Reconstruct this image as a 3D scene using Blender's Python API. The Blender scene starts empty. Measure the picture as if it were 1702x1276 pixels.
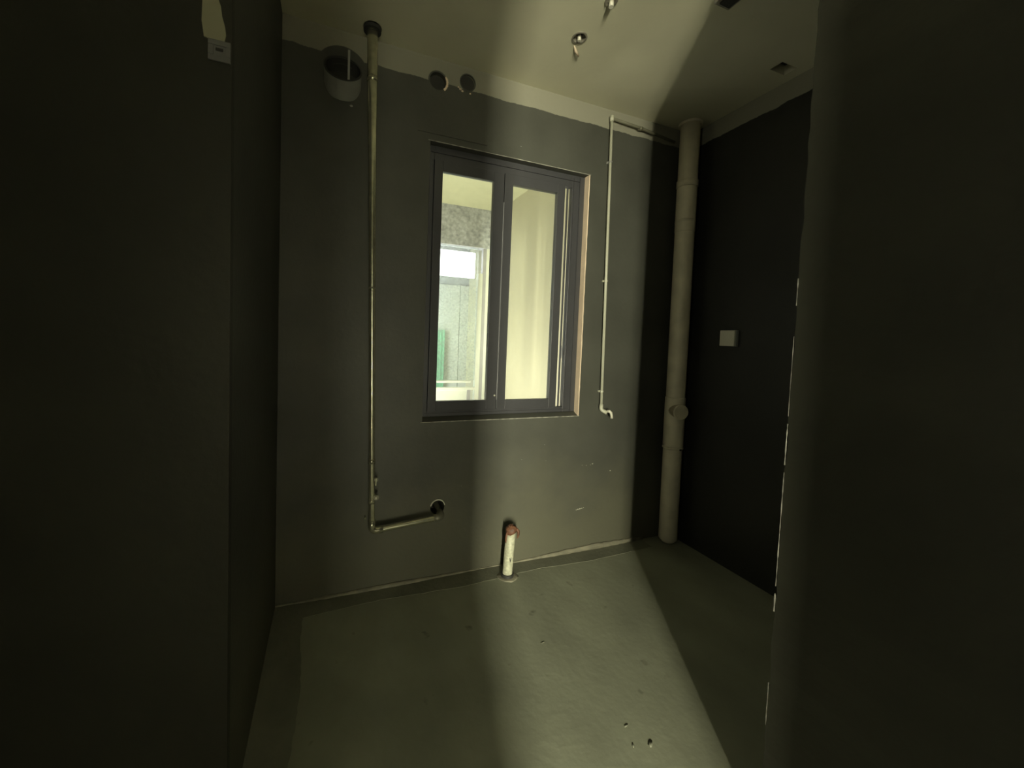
import bpy, bmesh, math, random
from mathutils import Vector, Matrix
random.seed(7)
S = bpy.context.scene
COL = S.collection
PI = math.pi

# ------------------------------------------------------------------ camera
F, YAW, PIT, ROL = 654.3759, 0.3647, 0.0467, 0.0365
cd = bpy.data.cameras.new('camera'); cam = bpy.data.objects.new('camera', cd); COL.objects.link(cam)
fw = Vector((math.sin(YAW)*math.cos(PIT), math.cos(YAW)*math.cos(PIT), -math.sin(PIT)))
r0 = Vector((math.cos(YAW), -math.sin(YAW), 0)); u0 = r0.cross(fw)
rv = math.cos(ROL)*r0 + math.sin(ROL)*u0
uv = -math.sin(ROL)*r0 + math.cos(ROL)*u0
M = Matrix((rv, uv, -fw)).transposed().to_4x4()
M.translation = Vector((0, -2.04847, 1.32479))
cam.matrix_world = M
cd.sensor_fit = 'HORIZONTAL'; cd.sensor_width = 36; cd.lens = 36*F/1702
cd.shift_x = 53.5/1702; cd.shift_y = -44.9/1702
cd.clip_start = 0.02; cd.clip_end = 100
S.camera = cam

# ------------------------------------------------------------------ world and lights
w = bpy.data.worlds.new('world'); S.world = w; w.use_nodes = True
w.node_tree.nodes['Background'].inputs[0].default_value = (0.75, 0.85, 1, 1)
w.node_tree.nodes['Background'].inputs[1].default_value = 0.02

def area(name, loc, rot, sx, sy, power, col, spread=180):
    l = bpy.data.lights.new(name, 'AREA'); l.shape = 'RECTANGLE'; l.size = sx; l.size_y = sy
    l.energy = power; l.color = col; l.spread = math.radians(spread)
    o = bpy.data.objects.new(name, l); o.location = loc; o.rotation_euler = rot; COL.objects.link(o)
    return o
# daylight window of the flat behind: its light reaches this room through the door left ajar
area('far_window_light', (-1.27, -6.35, 1.25), (PI/2, 0, 0), 0.90, 2.1, 2950, (1, 0.97, 0.70))
# added dimmer light beside the window, softens the left edge of the beam
area('beam_edge_light', (-0.50, -6.35, 0.55), (PI/2, 0, 0), 0.70, 0.9, 190, (1, 0.97, 0.70))
# the same room's wide soft light beyond the door
area('hall_light', (0.3, -6.3, 1.4), (PI/2, 0, 0), 3.4, 2.0, 200, (1, 0.97, 0.72))
# dim light from the far end of the hall on the left
area('hall_end_light', (-1.72, -2.75, 1.45), (PI/2, 0, -PI/2), 0.5, 1.6, 4.6, (1, 0.98, 0.76), 104)
# daylight on the balcony: up from its floor
area('balcony_floor_light', (0.55, 1.15, 0.35), (PI, 0, 0), 1.6, 1.3, 52, (1, 0.98, 0.78))
area('facade_fill_light', (0.35, 2.25, 1.5), (PI/2, 0, -0.6), 0.5, 2.0, 38, (0.93, 1, 0.95))  # added fill behind the glazing, aimed at the facade to brighten it

S.view_settings.view_transform = 'Standard'; S.view_settings.look = 'None'
S.view_settings.gamma = 1; S.view_settings.use_curve_mapping = False
S.view_settings.exposure = 0.0
S.cycles.max_bounces = 8; S.cycles.diffuse_bounces = 5; S.cycles.sample_clamp_indirect = 4
S.cycles.use_denoising = True

# ------------------------------------------------------------------ materials
def mat(name, col, rough=0.6, metal=0, var=0.12, scale=8, bump=0.0, bscale=60, spec=0.5, emit=None):
    m = bpy.data.materials.new(name); m.use_nodes = True
    nt = m.node_tree; N = nt.nodes; L = nt.links; b = N['Principled BSDF']
    b.inputs['Roughness'].default_value = rough; b.inputs['Metallic'].default_value = metal
    b.inputs['Specular IOR Level'].default_value = spec
    tc = N.new('ShaderNodeTexCoord')
    n = N.new('ShaderNodeTexNoise'); n.inputs['Scale'].default_value = scale; n.inputs['Detail'].default_value = 6
    L.new(tc.outputs['Object'], n.inputs['Vector'])
    cr = N.new('ShaderNodeValToRGB')
    cr.color_ramp.elements[0].position = 0.3; cr.color_ramp.elements[1].position = 0.7
    cr.color_ramp.elements[0].color = tuple(c*(1-var) for c in col)+(1,)
    cr.color_ramp.elements[1].color = tuple(min(1, c*(1+var)) for c in col)+(1,)
    L.new(n.outputs['Fac'], cr.inputs['Fac']); L.new(cr.outputs['Color'], b.inputs['Base Color'])
    if bump:
        n2 = N.new('ShaderNodeTexNoise'); n2.inputs['Scale'].default_value = bscale; n2.inputs['Detail'].default_value = 5
        L.new(tc.outputs['Object'], n2.inputs['Vector'])
        bp = N.new('ShaderNodeBump'); bp.inputs['Strength'].default_value = bump; bp.inputs['Distance'].default_value = 0.01
        L.new(n2.outputs['Fac'], bp.inputs['Height']); L.new(bp.outputs['Normal'], b.inputs['Normal'])
    if emit:
        b.inputs['Emission Color'].default_value = tuple(emit[:3])+(1,); b.inputs['Emission Strength'].default_value = emit[3]
    return m

PLASTER = (0.25, 0.242, 0.19)
DARK = (0.066, 0.067, 0.056)
LOW_TONE = (0.102, 0.100, 0.072)
def wall_mat(name, zt, bumps=(), col=DARK):
    """dark waterproof paint up to a ragged line zt, bare plaster above it"""
    m = mat(name, col, rough=0.50, var=0.18, scale=3.0, bump=0.12, bscale=45, spec=0.35)
    nt = m.node_tree; N = nt.nodes; L = nt.links; b = N['Principled BSDF']
    cr = next(n for n in N if n.type == 'VALTORGB')
    g = N.new('ShaderNodeNewGeometry'); sx = N.new('ShaderNodeSeparateXYZ'); L.new(g.outputs['Position'], sx.inputs[0])
    n = N.new('ShaderNodeTexNoise'); n.inputs['Scale'].default_value = 9; n.inputs['Detail'].default_value = 5
    n.inputs['Roughness'].default_value = 0.6
    L.new(g.outputs['Position'], n.inputs['Vector'])
    # ragged lighter tone towards the foot of the wall
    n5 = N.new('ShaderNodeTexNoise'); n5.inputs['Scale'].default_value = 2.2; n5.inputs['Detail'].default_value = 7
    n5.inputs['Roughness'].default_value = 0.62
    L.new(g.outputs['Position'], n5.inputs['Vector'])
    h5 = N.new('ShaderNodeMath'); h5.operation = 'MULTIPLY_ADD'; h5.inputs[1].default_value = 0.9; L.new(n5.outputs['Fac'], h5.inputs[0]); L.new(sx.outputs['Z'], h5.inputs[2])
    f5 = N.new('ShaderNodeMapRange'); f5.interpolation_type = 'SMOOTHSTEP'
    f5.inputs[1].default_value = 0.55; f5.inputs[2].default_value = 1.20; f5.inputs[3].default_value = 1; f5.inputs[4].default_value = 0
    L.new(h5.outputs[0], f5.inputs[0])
    m5 = N.new('ShaderNodeMixRGB'); m5.inputs['Color2'].default_value = (*(LOW_TONE if col is DARK else col), 1)
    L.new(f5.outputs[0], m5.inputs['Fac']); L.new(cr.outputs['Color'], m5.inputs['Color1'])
    m1 = N.new('ShaderNodeMath'); m1.operation = 'MULTIPLY_ADD'; m1.inputs[1].default_value = 0.035; m1.inputs[2].default_value = zt-0.0175
    L.new(n.outputs['Fac'], m1.inputs[0])
    gt = N.new('ShaderNodeMath'); gt.operation = 'SUBTRACT'; L.new(sx.outputs['Z'], gt.inputs[0]); L.new(m1.outputs[0], gt.inputs[1])
    sc = N.new('ShaderNodeMath'); sc.operation = 'MULTIPLY'; sc.inputs[1].default_value = 400; sc.use_clamp = True
    L.new(gt.outputs[0], sc.inputs[0])
    fac = sc.outputs[0]
    for (bx_, bz_, br) in bumps:        # paint brushed up around pipe holes
        d = N.new('ShaderNodeVectorMath'); d.operation = 'DISTANCE'; d.inputs[1].default_value = (bx_, 0, bz_)
        L.new(g.outputs['Position'], d.inputs[0])
        a = N.new('ShaderNodeMath'); a.operation = 'SUBTRACT'; a.inputs[1].default_value = br; L.new(d.outputs['Value'], a.inputs[0])
        k = N.new('ShaderNodeMath'); k.operation = 'MULTIPLY'; k.inputs[1].default_value = 300; k.use_clamp = True; L.new(a.outputs[0], k.inputs[0])
        mn = N.new('ShaderNodeMath'); mn.operation = 'MINIMUM'; L.new(fac, mn.inputs[0]); L.new(k.outputs[0], mn.inputs[1]); fac = mn.outputs[0]
    mx = N.new('ShaderNodeMixRGB'); mx.inputs['Color2'].default_value = (*PLASTER, 1)
    L.new(fac, mx.inputs['Fac']); L.new(m5.outputs[0], mx.inputs['Color1']); L.new(mx.outputs[0], b.inputs['Base Color'])
    rg = N.new('ShaderNodeMath'); rg.operation = 'MULTIPLY_ADD'; rg.inputs[1].default_value = 0.35; rg.inputs[2].default_value = 0.5
    L.new(fac, rg.inputs[0]); L.new(rg.outputs[0], b.inputs['Roughness'])
    return m

def floor_mat():
    m = mat('floor_screed', (0.280, 0.290, 0.218), rough=0.62, var=0.16, scale=2.2, bump=0.12, bscale=30, spec=0.3)
    nt = m.node_tree; N = nt.nodes; L = nt.links; b = N['Principled BSDF']
    cr = next(n for n in N if n.type == 'VALTORGB')
    g = N.new('ShaderNodeNewGeometry')
    # streaks of the trowel
    mp = N.new('ShaderNodeMapping'); mp.inputs['Scale'].default_value = (4, 1.6, 1); mp.inputs['Rotation'].default_value = (0, 0, 0.5)
    n = N.new('ShaderNodeTexNoise'); n.inputs['Scale'].default_value = 1.2; n.inputs['Detail'].default_value = 6
    L.new(g.outputs['Position'], mp.inputs[0]); L.new(mp.outputs[0], n.inputs['Vector'])
    # small dark stains
    n3 = N.new('ShaderNodeTexNoise'); n3.inputs['Scale'].default_value = 9; n3.inputs['Detail'].default_value = 3
    L.new(g.outputs['Position'], n3.inputs['Vector'])
    r3 = N.new('ShaderNodeValToRGB'); r3.color_ramp.elements[0].position = 0.68; r3.color_ramp.elements[1].position = 0.74
    r3.color_ramp.elements[0].color = (1, 1, 1, 1); r3.color_ramp.elements[1].color = (0.55, 0.55, 0.55, 1)
    L.new(n3.outputs['Fac'], r3.inputs['Fac'])
    r1 = N.new('ShaderNodeMapRange'); r1.inputs[1].default_value = 0.3; r1.inputs[2].default_value = 0.7
    r1.inputs[3].default_value = 0.90; r1.inputs[4].default_value = 1.08
    L.new(n.outputs['Fac'], r1.inputs[0])
    v = N.new('ShaderNodeVectorMath'); v.operation = 'SCALE'; L.new(cr.outputs['Color'], v.inputs[0]); L.new(r1.outputs[0], v.inputs['Scale'])
    v2 = N.new('ShaderNodeVectorMath'); v2.operation = 'MULTIPLY'; L.new(v.outputs[0], v2.inputs[0]); L.new(r3.outputs['Color'], v2.inputs[1])
    L.new(v2.outputs[0], b.inputs['Base Color'])
    return m

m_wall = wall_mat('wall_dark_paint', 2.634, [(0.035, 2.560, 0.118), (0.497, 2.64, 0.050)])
m_dark = mat('dark_paint', DARK, rough=0.5, var=0.15, scale=3, bump=0.12, bscale=45, spec=0.35)
m_ceil = mat('ceiling_plaster', (0.56, 0.54, 0.40), rough=0.85, var=0.07, scale=2.5, bump=0.12, bscale=14)
m_floor = floor_mat()
m_border = mat('floor_border_coat', (0.185, 0.188, 0.142), rough=0.6, var=0.2, scale=5, bump=0.2, bscale=40, spec=0.3)
m_cove = mat('mortar_cove', (0.19, 0.18, 0.13), rough=0.7, var=0.35, scale=12, bump=0.5, bscale=40)
m_bare = mat('bare_plaster', (0.72, 0.58, 0.44), rough=0.8, var=0.08, scale=12, bump=0.2)
m_bead = mat('pale_edge', (0.33, 0.32, 0.28), rough=0.6, var=0.5, scale=30)
m_alu = mat('window_aluminium', (0.060, 0.060, 0.066), rough=0.42, metal=0.2, var=0.05)
m_seal = mat('grey_seal', (0.28, 0.28, 0.29), rough=0.5)
m_white = mat('white_plastic', (0.62, 0.60, 0.50), rough=0.35, var=0.04)
m_pvc = mat('old_pvc', (0.74, 0.68, 0.52), rough=0.45, var=0.12, scale=10)
m_pvcj = mat('old_pvc_joint', (0.66, 0.60, 0.45), rough=0.5, var=0.12, scale=14)
m_ppr = mat('ppr_pipe', (0.50, 0.50, 0.40), rough=0.4, var=0.05)
m_steel = mat('galvanised_steel', (0.50, 0.49, 0.36), rough=0.24, metal=0.8, var=0.2, scale=30)
m_steeld = mat('dull_steel', (0.20, 0.195, 0.15), rough=0.45, metal=0.5, var=0.25, scale=30)
m_olive = mat('olive_painted_pipe', (0.13, 0.125, 0.085), rough=0.6)
m_boxg = mat('box_grey', (0.15, 0.15, 0.145), rough=0.6)
m_blackp = mat('black_paint', (0.03, 0.03, 0.028), rough=0.6)
m_deep = mat('shaded_dark_paint', (0.034, 0.034, 0.025), rough=0.5, var=0.15, scale=3, bump=0.12, bscale=45, spec=0.3)  # darker copy of dark_paint, shade of the near walls put into the colour
m_pale = mat('pale_plaster', (0.30, 0.29, 0.20), rough=0.85, var=0.06)
m_hole = mat('hole_dark', (0.035, 0.035, 0.03), rough=0.9)
m_greyp = mat('grey_sleeve', (0.26, 0.26, 0.24), rough=0.5)
m_brown = mat('rust_brown_tape', (0.135, 0.060, 0.033), rough=0.6, var=0.5, scale=35, bump=0.5)
m_stub = mat('speckled_white_pvc', (0.44, 0.44, 0.33), rough=0.5, var=0.28, scale=60)
m_mark = mat('marker_ink', (0.02, 0.02, 0.02), rough=0.6)
m_balc = mat('balcony_wall_cream', (0.62, 0.585, 0.45), rough=0.8, var=0.04, scale=2)
m_balcc = mat('balcony_ceiling_cream', (0.62, 0.61, 0.42), rough=0.85, var=0.03)
m_frw = mat('balcony_frame_white', (0.78, 0.80, 0.74), rough=0.4, var=0.03)
m_frg = mat('balcony_frame_grey', (0.42, 0.41, 0.44), rough=0.5, var=0.05)
m_fac = mat('facade_render', (0.48, 0.49, 0.53), rough=0.9, var=0.28, scale=26, bump=0.3)
m_pan = mat('facade_panel', (0.68, 0.69, 0.66), rough=0.8, var=0.04)
m_green = mat('green_sheet', (0.30, 0.58, 0.40), rough=0.5)
m_lamp = mat('lamp_glow', (1, 1, 1), emit=(1, 1, 0.97, 3.2))
m_case = mat('lamp_case', (0.5, 0.5, 0.48), rough=0.4)
m_room = mat('hall_plaster', (0.45, 0.43, 0.34), rough=0.9)
m_iron = mat('junction_steel', (0.25, 0.235, 0.19), rough=0.45, metal=0.3, var=0.25, scale=30)

def glass_mat(name, dirt):
    m = bpy.data.materials.new(name); m.use_nodes = True; nt = m.node_tree; N = nt.nodes; L = nt.links
    N.remove(N['Principled BSDF']); out = next(n for n in N if n.type == 'OUTPUT_MATERIAL')
    t = N.new('ShaderNodeBsdfTransparent'); t.inputs[0].default_value = (0.96, 0.98, 0.96, 1)
    g = N.new('ShaderNodeBsdfGlossy'); g.inputs['Roughness'].default_value = 0.02
    fr = N.new('ShaderNodeFresnel'); fr.inputs['IOR'].default_value = 1.45
    mx = N.new('ShaderNodeMixShader'); L.new(fr.outputs[0], mx.inputs[0]); L.new(t.outputs[0], mx.inputs[1]); L.new(g.outputs[0], mx.inputs[2])
    d = N.new('ShaderNodeBsdfTranslucent'); d.inputs[0].default_value = (0.9, 0.9, 0.85, 1)
    tc = N.new('ShaderNodeTexCoord'); n = N.new('ShaderNodeTexNoise'); n.inputs['Scale'].default_value = 55; n.inputs['Detail'].default_value = 4
    L.new(tc.outputs['Object'], n.inputs['Vector'])
    mr = N.new('ShaderNodeMapRange'); mr.inputs[1].default_value = 0.35; mr.inputs[2].default_value = 0.75
    mr.inputs[3].default_value = 0; mr.inputs[4].default_value = dirt; L.new(n.outputs['Fac'], mr.inputs[0])
    m2 = N.new('ShaderNodeMixShader'); L.new(mr.outputs[0], m2.inputs[0]); L.new(mx.outputs[0], m2.inputs[1]); L.new(d.outputs[0], m2.inputs[2])
    L.new(m2.outputs[0], out.inputs[0]); return m
m_glass = glass_mat('window_glass', 0.02)
m_dirtyglass = glass_mat('dusty_balcony_glass', 0.30)

# ------------------------------------------------------------------ mesh helpers
def bx(bm, x0, x1, y0, y1, z0, z1, bev=0):
    b2 = bmesh.new(); bmesh.ops.create_cube(b2, size=1)
    for v in b2.verts: v.co = Vector(((x0+x1)/2+v.co.x*(x1-x0), (y0+y1)/2+v.co.y*(y1-y0), (z0+z1)/2+v.co.z*(z1-z0)))
    if bev: bmesh.ops.bevel(b2, geom=b2.edges[:], offset=bev, segments=2, affect='EDGES', profile=0.5)
    me = bpy.data.meshes.new('t'); b2.to_mesh(me); b2.free(); bm.from_mesh(me); bpy.data.meshes.remove(me)
    return bm
def tube(bm, pts, rad, n=20, cap=True):
    """sweep a circle along pts (radius may vary per point)"""
    pts = [Vector(p) for p in pts]
    if not isinstance(rad, (list, tuple)): rad = [rad]*len(pts)
    rings = []; prev = None
    for i, p in enumerate(pts):
        if i == 0: t = pts[1]-pts[0]
        elif i == len(pts)-1: t = pts[-1]-pts[-2]
        else: t = (pts[i+1]-p).normalized()+(p-pts[i-1]).normalized()
        t.normalize()
        if prev is None:
            a = Vector((1, 0, 0)) if abs(t.x) < 0.8 else Vector((0, 1, 0))
            nx = t.cross(a).normalized()
        else:
            nx = (prev-t*prev.dot(t)).normalized()
        prev = nx; ny = t.cross(nx)
        rings.append([bm.verts.new(p+rad[i]*(math.cos(2*PI*k/n)*nx+math.sin(2*PI*k/n)*ny)) for k in range(n)])
    for a, b in zip(rings, rings[1:]):
        for k in range(n):
            f = bm.faces.new((a[k], a[(k+1) % n], b[(k+1) % n], b[k])); f.smooth = True
    if cap:
        bm.faces.new(rings[0][::-1]); bm.faces.new(rings[-1])
    return bm
def bend(a, c, b, r, n=7):
    """rounded corner at c on the way from a to b"""
    a, c, b = Vector(a), Vector(c), Vector(b)
    p0 = c+(a-c).normalized()*r; p1 = c+(b-c).normalized()*r
    return [((1-t)**2)*p0+2*t*(1-t)*c+t*t*p1 for t in [i/n for i in range(n+1)]]
def ring(bm, c, axis, ro, ri, h, n=32):
    """hollow collar: from c along axis by h"""
    c, ax = Vector(c), Vector(axis).normalized()
    a = Vector((1, 0, 0)) if abs(ax.x) < 0.8 else Vector((0, 1, 0))
    u = ax.cross(a).normalized(); v = ax.cross(u)
    prof = [(ri, 0), (ro, 0), (ro, h), (ri, h)]
    R = [[bm.verts.new(c+ax*z+r*(math.cos(2*PI*k/n)*u+math.sin(2*PI*k/n)*v)) for k in range(n)] for r, z in prof]
    for i in range(4):
        A, B = R[i], R[(i+1) % 4]
        for k in range(n): bm.faces.new((A[k], A[(k+1) % n], B[(k+1) % n], B[k]))
    return bm
def blob(bm, c, sx, sy, sz, jit=0.25, sub=2):
    b2 = bmesh.new(); bmesh.ops.create_icosphere(b2, subdivisions=sub, radius=1)
    for v in b2.verts:
        k = 1+random.uniform(-jit, jit); v.co = Vector((c[0]+v.co.x*sx*k, c[1]+v.co.y*sy*k, c[2]+v.co.z*sz*k))
    for f in b2.faces: f.smooth = True
    me = bpy.data.meshes.new('t'); b2.to_mesh(me); b2.free(); bm.from_mesh(me); bpy.data.meshes.remove(me)
    return bm
def obj(name, bm, m, parent=None, mats=None):
    bmesh.ops.recalc_face_normals(bm, faces=bm.faces)
    me = bpy.data.meshes.new(name); bm.to_mesh(me); bm.free()
    me.materials.append(m)
    for k in mats or (): me.materials.append(k)
    o = bpy.data.objects.new(name, me); COL.objects.link(o)
    if parent:
        o.parent = parent; o.location = -world_loc(parent)
    return o
def world_loc(o):
    v = Vector(o.location)
    while o.parent: o = o.parent; v += Vector(o.location)
    return v
def B(): return bmesh.new()
def struct(name, bm, m, parent=None):
    o = obj(name, bm, m, parent)
    if not parent: o['kind'] = 'structure'
    return o
def thing(name, label, cat, loc=(0, 0, 0), group=None):
    o = bpy.data.objects.new(name, None); COL.objects.link(o); o.location = loc; o.empty_display_size = 0.1
    o['label'] = label; o['category'] = cat
    if group: o['group'] = group
    return o
def cut(o, cutters):
    """drill holes with boolean cutters and keep the result as plain mesh"""
    tmp = []
    for bm in cutters:
        bmesh.ops.recalc_face_normals(bm, faces=bm.faces)
        me = bpy.data.meshes.new('c'); bm.to_mesh(me); bm.free(); c = bpy.data.objects.new('c', me); COL.objects.link(c); tmp.append(c)
        md = o.modifiers.new('b', 'BOOLEAN'); md.operation = 'DIFFERENCE'; md.solver = 'EXACT'; md.object = c
    dg = bpy.context.evaluated_depsgraph_get(); dg.update()
    me = bpy.data.meshes.new_from_object(o.evaluated_get(dg)); o.modifiers.clear(); o.data = me
    for p in me.polygons: p.use_smooth = False
    for c in tmp: bpy.data.objects.remove(c)

XL, XR, XJ, YJ, YL, ZC = -0.225, 2.25, 1.132, -1.379, -0.95, 2.75
WX0, WX1, WZ0, WZ1 = 0.466, 1.452, 0.867, 2.336     # window opening

# ------------------------------------------------------------------ room shell
b = bx(B(), XL-0.2, XR+0.2, 0, 0.2, -0.1, ZC)
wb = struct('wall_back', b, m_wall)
cut(wb, [bx(B(), WX0, WX1, -0.1, 0.3, WZ0, WZ1),
         tube(B(), [(0.035, -0.05, 2.515), (0.035, 0.12, 2.515)], 0.084, 32),
         tube(B(), [(0.497, -0.05, 2.640), (0.497, 0.045, 2.640)], 0.044, 32),
         tube(B(), [(0.657, -0.05, 2.672), (0.657, 0.045, 2.672)], 0.041, 32),
         tube(B(), [(0.566, -0.05, 0.395), (0.566, 0.08, 0.395)], 0.040, 24)])
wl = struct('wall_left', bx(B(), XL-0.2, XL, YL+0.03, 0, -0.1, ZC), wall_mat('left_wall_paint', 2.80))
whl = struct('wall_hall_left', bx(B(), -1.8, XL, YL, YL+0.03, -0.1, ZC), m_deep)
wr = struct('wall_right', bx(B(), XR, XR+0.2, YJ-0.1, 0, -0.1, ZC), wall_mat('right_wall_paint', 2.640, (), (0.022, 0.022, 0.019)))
# jamb wall on the right, its corner slightly worn
b = B(); n = 60
v0 = []
for i in range(n+1):
    z = -0.1+(ZC+0.1)*i/n; j = random.uniform(-0.002, 0.002)
    v0.append([b.verts.new((XJ+j, YJ+random.uniform(-0.003, 0.003), z)), b.verts.new((XR+0.2, YJ, z)), b.verts.new((XR+0.2, -3.5, z)), b.verts.new((XJ, -3.5, z))])
for i in range(n):
    for k in range(4):
        b.faces.new((v0[i][k], v0[i][(k+1) % 4], v0[i+1][(k+1) % 4], v0[i+1][k]))
b.faces.new(v0[0]); b.faces.new(v0[-1])
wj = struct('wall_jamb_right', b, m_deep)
fl = struct('floor', bx(B(), -1.8, XR+0.2, -3.5, 0.0, -0.1, 0), m_floor)
ce = struct('ceiling', bx(B(), -1.8, XR+0.2, -3.5, 0.2, ZC, ZC+0.15), m_ceil)
cut(ce, [bx(B(), 2.075, 2.185, -0.675, -0.615, ZC-0.05, ZC+0.06), 
         tube(B(), [(1.068, -0.408, ZC-0.05), (1.068, -0.408, ZC+0.05)], 0.030, 28),
         tube(B(), [(0.16, -0.075, ZC-0.05), (0.16, -0.075, ZC+0.05)], 0.042, 24)])
obj('recess_lining', bx(B(), 2.08, 2.18, -0.67, -0.62, ZC+0.045, ZC+0.058), m_hole, ce)

# hall behind the camera: the door left ajar, the room beyond with its window
struct('wall_hall_side', bx(B(), -2.0, -1.8, -3.5, YL+0.2, -0.1, ZC+0.1), m_dark)
struct('wall_door', bx(B(), -1.8, -0.090, -3.42, -3.3, -0.1, ZC), m_dark)
struct('wall_front', bx(B(), 0.055, XJ+0.02, -3.42, -3.3, -0.1, ZC), m_dark)
struct('trim_1', bx(B(), -0.090, 0.055, -3.42, -3.3, 2.25, ZC), m_dark)
struct('floor_far', bx(B(), -2.6, 2.6, -6.6, -3.5, -0.1, 0), m_room)
struct('ceiling_far', bx(B(), -2.6, 2.6, -6.6, -3.5, ZC, ZC+0.1), m_room)
struct('wall_far', bx(B(), -2.6, 2.6, -6.7, -6.5, 0, ZC), m_room)
struct('wall_far_left', bx(B(), -2.7, -2.6, -6.6, -3.4, 0, ZC), m_room)
struct('wall_far_right', bx(B(), 2.6, 2.7, -6.6, -3.4, 0, ZC), m_room)

# waterproof coat turned out onto the floor along the walls (parts of the floor)
b = B()
def strip(bm, pts_in, pts_out, z):
    A = [bm.verts.new((x, y, z)) for x, y in pts_in]; C = [bm.verts.new((x, y, z)) for x, y in pts_out]
    for i in range(len(A)-1): bm.faces.new((A[i], A[i+1], C[i+1], C[i]))
N_ = 60
xs = [XL+(2.0-XL)*i/N_ for i in range(N_+1)]
strip(b, [(x, 0) for x in xs], [(x, -0.112+0.010*math.sin(x*7)+random.uniform(-.003, .003)) for x in xs], 0.0015)
ys = [-0.11+(YL-(-0.11))*i/40 for i in range(41)]
strip(b, [(XL, y) for y in ys], [(XL+0.135+0.008*math.sin(y*9)+random.uniform(-.003, .003), y) for y in ys], 0.0017)
g = bmesh.ops.extrude_face_region(b, geom=b.faces[:])
for e in g['geom']:
    if isinstance(e, bmesh.types.BMVert): e.co.z -= 0.002
obj('border_coat', b, m_border, fl)

# mortar cove at the foot of the back wall
b = B(); n = 90; rows = []
for i in range(n+1):
    x = XL+(2.02-XL)*i/n; k = 0.7+0.3*math.sin(x*5)+random.uniform(-.12, .12)
    h = 0.016*k*(1+0.9*max(0, min(1, (x-1.0)/0.6))); d = 0.020*k
    rows.append([b.verts.new(p) for p in ((x, 0.001, -0.001), (x, 0.001, h), (x, -d*.35, h*.8), (x, -d, -0.001))])
for i in range(n):
    for k in range(4): b.faces.new((rows[i][k], rows[i][(k+1) % 4], rows[i+1][(k+1) % 4], rows[i+1][k]))
b.faces.new(rows[0]); b.faces.new(rows[-1][::-1])
o = obj('baseboard_back', b, m_cove); o['kind'] = 'structure'
for p in o.data.polygons: p.use_smooth = True

# thin broken pale line along the right jamb corner
b = B()
for z0, z1, r in ((0.62, 0.67, .0035), (0.69, 1.0, .0018), (1.02, 1.13, .0022), (1.15, 1.36, .0013), (1.44, 1.51, .002), (0.30, 0.42, .0013)):
    m_ = max(3, int((z1-z0)/0.012))
    tube(b, [(XJ-0.0012, YJ+0.0012, z0+(z1-z0)*i/m_) for i in range(m_+1)], [r*random.uniform(.3, 1) for i in range(m_+1)], 6)
obj('pale_corner_line', b, m_bead, wj)

# bare plaster patch and recessed box on the left jamb face
b = B()
out = [(-0.2830, ZC), (-0.2825, 2.30), (-0.2845, 2.15), (-0.2820, 2.066), (-0.2835, 2.02), (-0.2790, 1.986), (-0.2700, 1.984), (-0.2500, 1.974), (-0.2405, 1.976),
       (-0.2360, 2.000), (-0.2385, 2.020), (-0.2440, 2.040), (-0.2465, 2.062), (-0.2530, 2.080), (-0.2545, 2.15), (-0.2520, 2.30), (-0.2540, ZC)]
f = b.faces.new([b.verts.new((x, YL-0.003, z)) for x, z in out])
g = bmesh.ops.extrude_face_region(b, geom=[f])
for e in g['geom']:
    if isinstance(e, bmesh.types.BMVert): e.co.y += 0.0035
obj('bare_plaster_patch', b, m_pale, whl)
wbx = thing('wall_box', 'small grey back box with dark slot below pale plaster patch, high on left', 'electrical box', (-0.247, YL, 1.96))
b = B()
for a in ((-0.271, -0.226, 1.972, 1.984), (-0.271, -0.226, 1.938, 1.950), (-0.271, -0.260, 1.9501, 1.9719), (-0.236, -0.226, 1.9501, 1.9719)):
    bx(b, a[0], a[1], YL-0.006, YL-0.0005, a[2], a[3], 0.001)
obj('box_rim', b, m_boxg, wbx)
obj('cover', bx(B(), -0.2599, -0.2361, YL-0.004, YL-0.0005, 1.9501, 1.9719), m_boxg, wbx)
obj('slot', bx(B(), -0.256, -0.241, YL-0.0052, YL-0.0041, 1.960, 1.967, .0005), m_hole, wbx)

# wall hole linings
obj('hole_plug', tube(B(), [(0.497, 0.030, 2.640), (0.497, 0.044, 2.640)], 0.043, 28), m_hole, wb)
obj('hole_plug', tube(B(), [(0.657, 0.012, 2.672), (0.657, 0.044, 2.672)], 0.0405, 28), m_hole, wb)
b = ring(B(), (0.657, 0.004, 2.672), (0, -1, 0), 0.045, 0.040, 0.007, 28)
obj('hole_rim', b, m_dark, wb)
b = B()
for x, z, s in ((0.618, 2.630, .008), (0.630, 2.622, .007), (0.607, 2.637, .006), (0.673, 2.620, .005)): blob(b, (x, -0.001, z), s, .003, s*.7)
o = obj('plaster_chip', b, m_bare, wb); o['kind'] = 'stuff'
b = B()
for k in range(14):
    a = -0.75+k*0.10; blob(b, (0.497+0.049*math.cos(a), -0.001, 2.640+0.049*math.sin(a)), .006, .003, .006)
o = obj('hole_rim', b, m_bare, wb)
# plaster specks on the dark wall
for k, (x, z, s) in enumerate(((1.497, 0.272, 0.0050), (1.482, 0.270, 0.0045), (1.512, 0.274, 0.0035), (1.470, 0.268, .003), (1.524, 0.276, .0028), (1.577, 0.555, 0.0038), (1.719, 0.498, 0.0040), (1.530, 0.548, .0018), (1.562, 0.549, .0015), (1.498, 0.551, .0015),
                             (0.984, 2.41, .003), (1.07, .62, .002), (1.22, .70, .0025), (1.235, .60, .002), (0.70, .50, .0022))):
    obj('plaster_speck', blob(B(), (x, 0, z), s*1.5, .0015, s*.7, .3, 1), m_white if k < 10 else m_greyp, wb)

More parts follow.
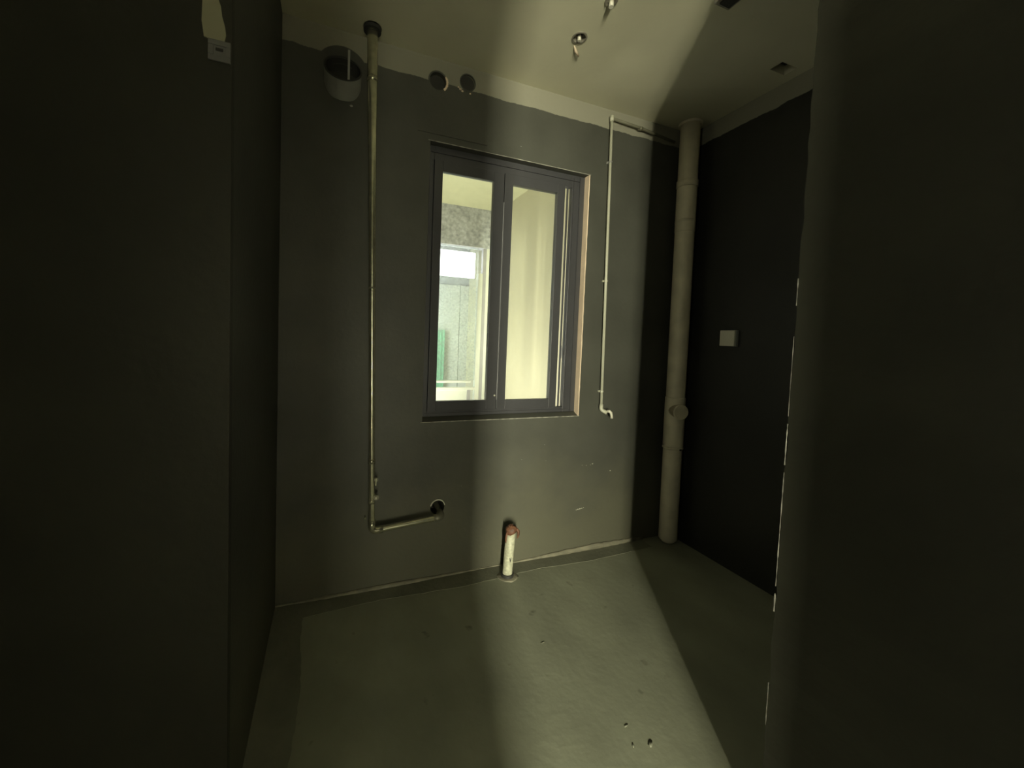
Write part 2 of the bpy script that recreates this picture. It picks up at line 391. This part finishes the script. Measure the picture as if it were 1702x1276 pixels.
# ------------------------------------------------------------------ window
win = bpy.data.objects.new('window_1', None); COL.objects.link(win); win.location = ((WX0+WX1)/2, 0.06, WZ0); win['kind'] = 'structure'
FY0, FY1 = 0.045, 0.078
GX0, GX1 = 1.303, 1.362
b = B()
bx(b, WX0, WX0+0.034, FY0, FY1, 0.888, WZ1, .002)
bx(b, GX1, WX1-0.001, FY0, FY1, 0.888, WZ1, .002)
bx(b, WX0+0.034, GX1, FY0, FY1, 0.888, 0.919, .002)
bx(b, WX0+0.034, GX1, FY0, FY1, 2.262, WZ1, .002)
# thin front lips of the frame profile
bx(b, WX0+0.010, WX0+0.016, FY0-0.006, FY0, 0.89, WZ1-0.01)
bx(b, WX1-0.040, WX1-0.034, FY0-0.006, FY0, 0.89, WZ1-0.01)
bx(b, WX1-0.082, WX1-0.077, FY0-0.004, FY0, 0.895, WZ1-0.02)
bx(b, WX0+0.01, WX1-0.034, FY0-0.008, FY0, 2.300, 2.306)
bx(b, WX0+0.01, WX1-0.034, FY0-0.006, FY0, 0.900, 0.906)
obj('window_frame', b, m_alu, win)
def sash(x0, x1, gx0, gx1, y0, y1):
    b = B(); z0, z1 = 0.9195, 2.2615; gz0, gz1 = 0.973, 2.207
    bx(b, x0, gx0, y0, y1, z0, z1, .0015); bx(b, gx1, x1, y0, y1, z0, z1, .0015)
    bx(b, gx0, gx1, y0, y1, z0, gz0, .0015); bx(b, gx0, gx1, y0, y1, gz1, z1, .0015)
    s = obj('sash', b, m_alu, win)
    obj('window_pane', bx(B(), gx0-.002, gx1+.002, (y0+y1)/2-.003, (y0+y1)/2+.003, gz0-.002, gz1+.002), m_glass, s)
    return s
s1 = sash(0.5005, 0.905, 0.547, 0.842, 0.034, 0.062)
s2 = sash(0.908, GX0, 0.960, 1.252, 0.030, 0.060)
o = obj('seal_strip', bx(B(), 0.9052, 0.9078, 0.031, 0.05, 0.975, 2.10), m_seal, win)
obj('screw', tube(B(), [(0.893, 0.034, 1.000), (0.893, 0.029, 1.000)], 0.005, 12), m_white, win)
b = bx(B(), 1.342, 1.349, 0.066, 0.077, 0.919, 2.262)
obj('jamb_profile', b, m_alu, win)
b = B(); bx(b, 1.3492, 1.354, 0.066, 0.077, 1.22, 1.30, .001); bx(b, 1.354, 1.357, 0.067, 0.076, 1.235, 1.285, .001)
obj('latch', b, m_seal, win)
obj('outer_reveal', bx(B(), WX1-0.006, WX1, FY1+.002, 0.199, WZ0, WZ1), m_bare, wb)
# plaster reveal on the right, thin pale edges around the opening
obj('window_reveal', bx(B(), WX1-0.0035, WX1, 0.0, FY0-0.0005, WZ0, WZ1), m_bare, wb)
b = B(); n = 50
def edge(bm, p0, p1, r, lo=.4):
    p0, p1 = Vector(p0), Vector(p1)
    tube(bm, [p0.lerp(p1, i/n) for i in range(n+1)], [r*random.uniform(lo, 1) for i in range(n+1)], 6)
edge(b, (WX0-.01, 0, WZ0), (WX1+.005, 0, WZ0), .0035)
obj('pale_sill_edge', b, m_bead, wb)
b = B()
edge(b, (WX0-.01, 0, WZ1+.001), (WX1+.006, 0, WZ1+.001), .003)
obj('pale_lintel_edge', b, m_bead, wb)
b = B(); edge(b, (WX1, 0.0, WZ0), (WX1, 0.0, WZ1), .0032)
obj('reveal_edge', b, m_bare, wb)
b = B(); vs = []
for x in (WX0, WX1-.004):
    vs.append([b.verts.new((x, y, z)) for y, z in ((0.001, WZ0-.001), (0.001, WZ0+.0015), (0.044, 0.887), (0.11, 0.887), (0.11, WZ0-.001))])
for k in range(5): b.faces.new((vs[0][k], vs[0][(k+1) % 5], vs[1][(k+1) % 5], vs[1][k]))
b.faces.new(vs[0]); b.faces.new(vs[1])
obj('mortar_sill', b, m_dark, wb)
# drip moulding above the window
b = bx(B(), 0.40, 0.78, -0.004, 0.001, 2.372, 2.377, .001)
obj('paint_ridge', b, m_dark, wb)

# ------------------------------------------------------------------ balcony beyond the window
YB = 2.13
struct('wall_balcony_right', bx(B(), 1.735, 1.9, 0.2, 3.0, -0.1, ZC), m_balc)
struct('ceiling_balcony', bx(B(), -1.8, 1.9, 0.2, YB+0.1, ZC, ZC+0.1), m_balcc)
struct('floor_balcony', bx(B(), -1.8, 1.735, 0.2, 3.0, -0.1, 0), m_balc)
struct('wall_balcony_left', bx(B(), -1.8, -1.7, 0.2, 3.0, 0, ZC), m_balc)
struct('wall_parapet', bx(B(), -1.7, 1.735, YB-0.02, YB+0.08, 0, 0.55), m_balc)
w2 = bpy.data.objects.new('window_2', None); COL.objects.link(w2); w2.location = (0, YB, 0); w2['kind'] = 'structure'
b = B()
bx(b, 1.625, 1.735, YB-.03, YB+.03, 0.55, 2.33, .003)
obj('window_frame', b, m_frw, w2)
obj('frame_groove', bx(B(), 1.585, 1.625, YB-.022, YB+.03, 0.55, 2.33), m_frg, w2)
obj('window_frame', bx(B(), 1.535, 1.585, YB-.03, YB+.03, 0.55, 2.05, .003), m_frw, w2)
obj('rail', bx(B(), -1.7, 1.49, YB-.02, YB+.02, 0.825, 0.850, .003), m_frw, w2)
obj('rail', bx(B(), -1.7, 1.535, YB-.03, YB+.02, 0.745, 0.775, .003), m_frw, w2)
obj('rail_post', bx(B(), 1.45, 1.49, YB-.02, YB+.02, 0.55, 0.745, .003), m_frg, w2)
obj('lower_panel', bx(B(), -1.7, 1.45, YB-.01, YB+.01, 0.55, 0.745), m_frw, w2)
obj('window_pane', bx(B(), -1.7, 1.535, YB+.004, YB+.010, 0.85, 2.33), m_dirtyglass, w2)
struct('wall_balcony_lintel', bx(B(), -1.7, 1.735, YB-0.04, YB+0.08, 2.33, ZC), m_fac)
# neighbouring facade seen through the balcony glazing
YF = 3.0
fac = thing('facade', 'pale neighbouring facade behind the lamp, mottled above and panelled below', 'building', (1.0, YF, 0))
obj('render_wall', bx(B(), -2.5, 3.0, YF+0.03, YF+0.25, -0.5, 3.6), m_fac, fac)
for x0, x1 in ((-0.40, 0.60), (0.605, 1.612), (1.619, 2.6)):
    obj('facade_panel', bx(B(), x0, x1, YF, YF+0.029, 0.55, 2.02, .002), m_pan, fac)
gs = thing('green_sheet', 'narrow green upright sheet at the left pane edge, lower half', 'panel', (1.36, YF-0.03, 0.5))
b = bx(B(), 1.22, 1.405, YF-.05, YF-.04, 0.5, 1.42, .002)
for k in range(5): bx(b, 1.23+.04*k, 1.245+.04*k, YF-.056, YF-.05, 0.5, 1.42, .002)
obj('sheet', b, m_green, gs)
lp = thing('floodlight', 'blindingly bright white rectangular lamp seen through the left pane', 'lamp', (1.35, 2.42, 2.13))
obj('glowing_panel', bx(B(), 1.02, 1.595, 2.400, 2.412, 2.035, 2.335, .012), m_lamp, lp)
obj('lamp_housing', bx(B(), 1.03, 1.585, 2.413, 2.46, 2.045, 2.325, .008), m_case, lp)
obj('lamp_bracket', bx(B(), 1.29, 1.33, 2.46, 3.002, 2.17, 2.20, .002), m_case, lp)

# ------------------------------------------------------------------ steel pipe on the left
YP = -0.07
gp = thing('steel_pipe', 'long grey steel pipe left of window, down from ceiling and turned into wall', 'pipe', (0.2, YP, 0.3))
top = Vector((0.160, YP, ZC+0.03)); cor = Vector((0.211, YP, 0.345)); end = Vector((0.572, YP, 0.372))
pts = [top.lerp(cor, t) for t in (0, .04, .10, .18, .27, .4, .55, .7, .85)]
rad = [.0245, .0245, .0240, .0215, .0185, .0165, .0155, .0150, .0150]
bd = bend(top, cor, end, 0.030); bd2 = bend(cor, end, Vector((0.572, 0.0, 0.386)), 0.022)
pts += bd; rad += [.0155]*len(bd)
pts += [cor.lerp(end, .5)]; rad += [.0150]
pts += bd2+[Vector((0.572, 0.06, 0.388))]; rad += [.0155]*(len(bd2)+1)
obj('pipe_run', tube(B(), pts, rad, 24), m_steel, gp)
obj('elbow', tube(B(), [cor+Vector((0, 0, .055)), cor+Vector((0, 0, .030))]+bd[1:]+[cor+Vector((.055, 0, .004))], .0185, 20), m_steel, gp)
obj('elbow', tube(B(), [cor.lerp(end, .88)]+bd2+[Vector((0.572, -0.030, 0.378))], .0188, 20), m_steeld, gp)
obj('ceiling_sleeve', ring(B(), (0.160, -0.072, ZC-0.016), (0, 0, 1), 0.040, 0.0248, 0.014, 28), m_blackp, gp)
for z in (2.52, 0.70, 0.50):
    x = top.lerp(cor, (ZC-z)/(ZC-0.345)).x
    obj('coupling', tube(B(), [(x, YP, z-.012), (x, YP, z+.012)], 0.0175 if z < 1 else .0255, 20), m_steel, gp)
for z, r in ((0.611, .010), (0.520, .013)):
    x = top.lerp(cor, (ZC-z)/(ZC-0.345)).x
    v = B(); tube(v, [(x, YP, z), (x+.024, YP-.006, z)], .006, 12); tube(v, [(x+.020, YP-.02, z), (x+.020, YP+.006, z)], r, 16)
    t_ = obj('valve', v, m_steeld, gp)
    obj('valve_handle', bx(B(), x+.015, x+.021, YP-.030, YP-.020, z-(.026 if r < .011 else .004), z+.010, .001), m_steel if r < .011 else m_white, t_)
v = B()
ring(v, (0.566, -0.001, 0.398), (0, -1, 0), 0.042, 0.037, 0.005, 32)
for q in [q for q in v.verts if q.co.z < 0.404]: v.verts.remove(q)
obj('pipe_collar', v, m_white, gp)
# wall clips
for z in (1.55,):
    x = top.lerp(cor, (ZC-z)/(ZC-0.345)).x
    v = ring(B(), (x, YP, z-.004), (0, 0, 1), .0172, .0156, .008, 20); bx(v, x-.004, x+.004, YP+.015, 0.001, z-.004, z+.004)
    obj('pipe_clip', v, m_steeld, gp)
v = B(); tube(v, [(0.183, 0.0, 0.395), (0.183, -0.03, 0.395)], 0.004, 10)
bolt = obj('wall_bolt', v, m_steel); bolt['label'] = 'small bolt in dark wall beside lower corner of the steel pipe'; bolt['category'] = 'bolt'

# ------------------------------------------------------------------ duct collar and strap
du = thing('duct_collar', 'round grey duct collar sticking out of wall below ceiling, left of steel pipe', 'duct', (0.035, 0, 2.515))
DA = Vector((0, -1, 0.5)).normalized(); DC = Vector((0.035, 0.030, 2.500))
obj('collar', ring(B(), DC, DA, 0.083, 0.078, 0.098, 40), m_greyp, du)
obj('collar_lip', ring(B(), DC+DA*0.097, DA, 0.0845, 0.0765, 0.003, 40), m_blackp, du)
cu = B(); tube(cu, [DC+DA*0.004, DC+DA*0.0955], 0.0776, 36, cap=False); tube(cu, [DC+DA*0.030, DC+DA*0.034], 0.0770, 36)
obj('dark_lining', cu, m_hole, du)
cu = bx(B(), 0.054, 0.064, -0.078, -0.075, 2.482, 2.620, .001)
obj('strap', cu, m_greyp, du)
cu = B(); blob(cu, (0.076, 0, 2.415), .007, .003, .005); o = obj('paint_drip', cu, m_greyp, wb)

# ------------------------------------------------------------------ thin supply pipe and tap
sp = thing('supply_pipe', 'thin white water pipe right of window ending in a tap', 'pipe', (1.59, -0.025, 0.9))
YS = -0.025
A = Vector((2.07, -0.03, 2.645)); Bc = Vector((1.572, YS, 2.690)); Cc = Vector((1.602, YS, 0.905)); Dd = Vector((1.632, -0.055, 0.888))
bd0 = bend(A, Bc, Cc, .02, 5)
obj('pipe_run', tube(B(), [Bc+Vector((0, 0, .004)), Cc], .0085, 16), m_ppr, sp)
obj('branch_pipe', tube(B(), [Bc+Vector((.006, 0, -.006)), Vector((1.787, -.03, 2.672)), A], .0085, 14), m_olive, sp)
obj('coupling', tube(B(), [(1.775, -.03, 2.668), (1.800, -.03, 2.670)], .0125, 16), m_olive, sp)
obj('elbow', tube(B(), [Bc+Vector((0, 0, .010)), Bc+Vector((0, 0, -.024))], .0115, 16), m_ppr, sp)
for z in (2.426, 1.709, 1.022):
    x = Bc.lerp(Cc, (2.69-z)/(2.69-.905)).x
    v = ring(B(), (x, YS, z-.005), (0, 0, 1), .0112, .0086, .010, 16); bx(v, x-.013, x+.013, YS+.010, -0.001, z-.006, z+.006, .001)
    obj('pipe_clip', v, m_greyp if z > 2 else m_ppr, sp)
obj('elbow', tube(B(), [Cc+Vector((0, 0, .035)), Cc+Vector((0, 0, .018))]+bend(Cc+Vector((0, 0, .03)), Cc, Dd, .014)+[Dd-Vector((.004, -.004, -.002))], .0118, 16), m_ppr, sp)
tp = thing('tap', 'small white plastic tap spout at the lower end of thin water pipe', 'tap', Dd)
obj('spout', tube(B(), [Dd+Vector((-.003, .004, .012)), Dd+Vector((.006, -.006, .013)), Dd+Vector((.014, -.012, .004)), Dd+Vector((.018, -.014, -.014)), Dd+Vector((.019, -.014, -.030))], [.0085, .0095, .0085, .0078, .0082], 16), m_white, tp)

# ------------------------------------------------------------------ drain pipe in the corner
YD = -0.085; PX0, PX1 = 2.140, 2.155
dr = thing('drain_pipe', 'thick vertical cream drain pipe in the right corner', 'pipe', (2.15, YD, 0))
def dx(z): return PX0+(PX1-PX0)*(1-z/ZC)
R0 = 0.0585
obj('pipe_body', tube(B(), [(dx(z), YD, z) for z in (ZC-0.002, 2.0, 1.2, 0.6, 0.03)]+[(dx(0), YD, 0.004)], [R0]*5+[R0*.62], 36), m_pvc, dr)
def coup(z0, z1, r):
    return tube(B(), [(dx(z0), YD, z0), (dx(z0), YD, z0+.004), (dx(z1), YD, z1-.004), (dx(z1), YD, z1)], [R0, r, r, R0], 36)
c1 = obj('coupling', coup(2.345, 2.39, .0645), m_pvcj, dr)
obj('coupling', coup(2.06, 2.345, .0605), m_pvc, dr)
obj('coupling', coup(2.120, 2.140, .0618), m_pvcj, dr)
te = obj('inspection_tee', coup(0.655, 0.985, .0625), m_pvc, dr)
obj('coupling', coup(0.640, 0.657, .0650), m_pvcj, dr)
cn = Vector((dx(.885), YD, .885)); dirn = Vector((0.10, -1.0, 0)).normalized()
# access plug facing into the room, a little to the right
plug_d = Vector((-0.30, -0.95, 0)).normalized()
plug_c = Vector((2.112, YD-0.078, 0.900))
obj('access_plug', tube(B(), [plug_c-plug_d*.06, plug_c, plug_c+plug_d*.001, plug_c+plug_d*.011, plug_c+plug_d*.013], [.044, .044, .049, .049, .045], 32), m_pvcj, dr)
obj('dark_spot', blob(B(), (dx(.645)-.002, YD-.0645, .645), .010, .002, .006), m_hole, dr)
# socket ring on ceiling (shadow gap)
obj('ceiling_ring', ring(B(), (dx(ZC), YD, ZC-.014), (0, 0, 1), .070, .0588, .013, 36), m_pvcj, dr)

# ------------------------------------------------------------------ capped stub pipe standing on the floor
sx_, sy_ = 0.952, -0.110
st = thing('stub_pipe', 'short speckled white pipe stub on floor under window, brown cap on top', 'pipe', (sx_, sy_, 0))
obj('floor_socket', ring(B(), (sx_, sy_, 0.0), (0, 0, 1), .036, .0285, .020, 28), m_blackp, st)
obj('mortar_ring', blob(B(), (sx_, sy_-.004, 0.0), .062, .052, .006, .12), m_cove, st)
obj('pipe_body', tube(B(), [(sx_, sy_, 0.006), (sx_, sy_, .012), (sx_+.006, sy_, .15), (sx_+.014, sy_, .272)], [.027, .0275, .0275, .0275], 28), m_stub, st)
b = B()
tx = sx_+.014
tube(b, [(tx-.001, sy_, .248), (tx, sy_, .256), (tx, sy_, .272), (tx, sy_, .283), (tx, sy_, .288)], [.0295, .0315, .0320, .026, .008], 28)
for v in b.verts: v.co += Vector((random.uniform(-.002, .002), random.uniform(-.002, .002), random.uniform(-.003, .003) + (-.006 if v.co.z < .254 and v.co.x < tx-.01 else 0) + (.010 if v.co.z < .254 and v.co.x > tx+.004 and v.co.y < sy_ else 0)))
cap = obj('tape_cap', b, m_brown, st)
b = B()
tube(b, [(tx-.030, sy_-.012, .262), (tx-.036, sy_-.014, .240), (tx-.037, sy_-.012, .215), (tx-.036, sy_-.012, .200)], [.004, .006, .005, .002], 8)
tube(b, [(tx+.028, sy_-.012, .272), (tx+.038, sy_-.014, .256), (tx+.038, sy_-.014, .232), (tx+.034, sy_-.012, .215)], [.005, .009, .007, .002], 8)
for q in range(9):
    a = q*.7; tube(b, [(tx+.03*math.cos(a), sy_+.03*math.sin(a), .262), (tx+.012*math.cos(a+1), sy_+.012*math.sin(a+1), .290)], [.004, .003], 6)
obj('loose_tape', b, m_brown, cap)
# hand-drawn tick on the stub
fx = sx_-.0045
def onp(dx_, z): 
    return (fx+dx_, sy_-math.sqrt(max(0, .0277**2-dx_**2))-.0008, z)
b = B()
tube(b, [onp(.004, .118), onp(.006, .103), onp(.007, .094)], [.0022, .0028, .0012], 6)
tube(b, [onp(.007, .094), onp(.012, .112), onp(.016, .132)], [.0012, .0022, .0030], 6)
obj('drawn_tick', b, m_mark, st)

# ------------------------------------------------------------------ switch box on right wall
sb = thing('socket_box', 'small white square socket box alone on dark right wall', 'socket', (XR, -0.368, 1.38))
obj('back_box', bx(B(), XR-0.018, XR, -0.418, -0.318, 1.332, 1.430, .002), m_greyp, sb)
obj('face_plate', bx(B(), XR-0.030, XR-0.018, -0.414, -0.320, 1.334, 1.428, .003), m_white, sb)

# ------------------------------------------------------------------ ceiling fittings
jb = thing('ceiling_box', 'round metal conduit box with bright centre in ceiling above window', 'junction box', (1.068, -0.408, ZC))
obj('rim', ring(B(), (1.068, -0.408, ZC-.004), (0, 0, 1), .036, .029, .020, 28), m_iron, jb)
obj('box_base', tube(B(), [(1.068, -0.408, ZC+.028), (1.068, -0.408, ZC+.045)], .0285, 28), m_hole, jb)
obj('conduit_stub', tube(B(), [(1.072, -0.400, ZC-.010), (1.070, -0.402, ZC+.030)], .0085, 14), m_white, jb)
b = B(); tube(b, [(1.075, -0.355, ZC-.001), (1.095, -0.338, ZC-.010), (1.125, -0.318, ZC-.012)], [.003, .006, .004], 8)
scp = obj('plaster_scrap', b, m_bare); scp['label'] = 'short pale scrap of plaster hanging from ceiling beside round box'; scp['category'] = 'plaster scrap'
b2_ = thing('conduit_end', 'small metal conduit end in ceiling at the very top edge of view', 'conduit', (1.07, -0.615, ZC))
obj('flange', ring(B(), (1.07, -0.630, ZC-.006), (0, 0, 1), .026, .015, .006, 24), m_iron, b2_)
obj('pipe_stub', tube(B(), [(1.07, -0.630, ZC-.028), (1.07, -0.630, ZC)], .010, 16), m_white, b2_)
b3_ = thing('dark_ceiling_socket', 'dark square ceiling socket at the top edge, right of the conduit end', 'ceiling box', (1.49, -0.82, ZC))
obj('housing', bx(B(), 1.445, 1.530, -0.885, -0.800, ZC-.022, ZC, .004), m_iron, b3_)
obj('dark_insert', bx(B(), 1.460, 1.515, -0.870, -0.815, ZC-.030, ZC-.022, .002), m_hole, b3_)
# faint paint scratches low on the floor
for (x, y, a, l) in ((0.986, -1.023, .3, .012), (0.960, -1.085, 1.0, .010), (0.90, -0.60, .2, .012), (1.02, -1.10, .8, .018)):
    b = blob(B(), (0, 0, 0), l, l*.45, .0006, .25, 1)
    o = obj('dark_chip', b, m_border, fl); o.location = (x, y, 0.0005); o.rotation_euler = (0, 0, a)
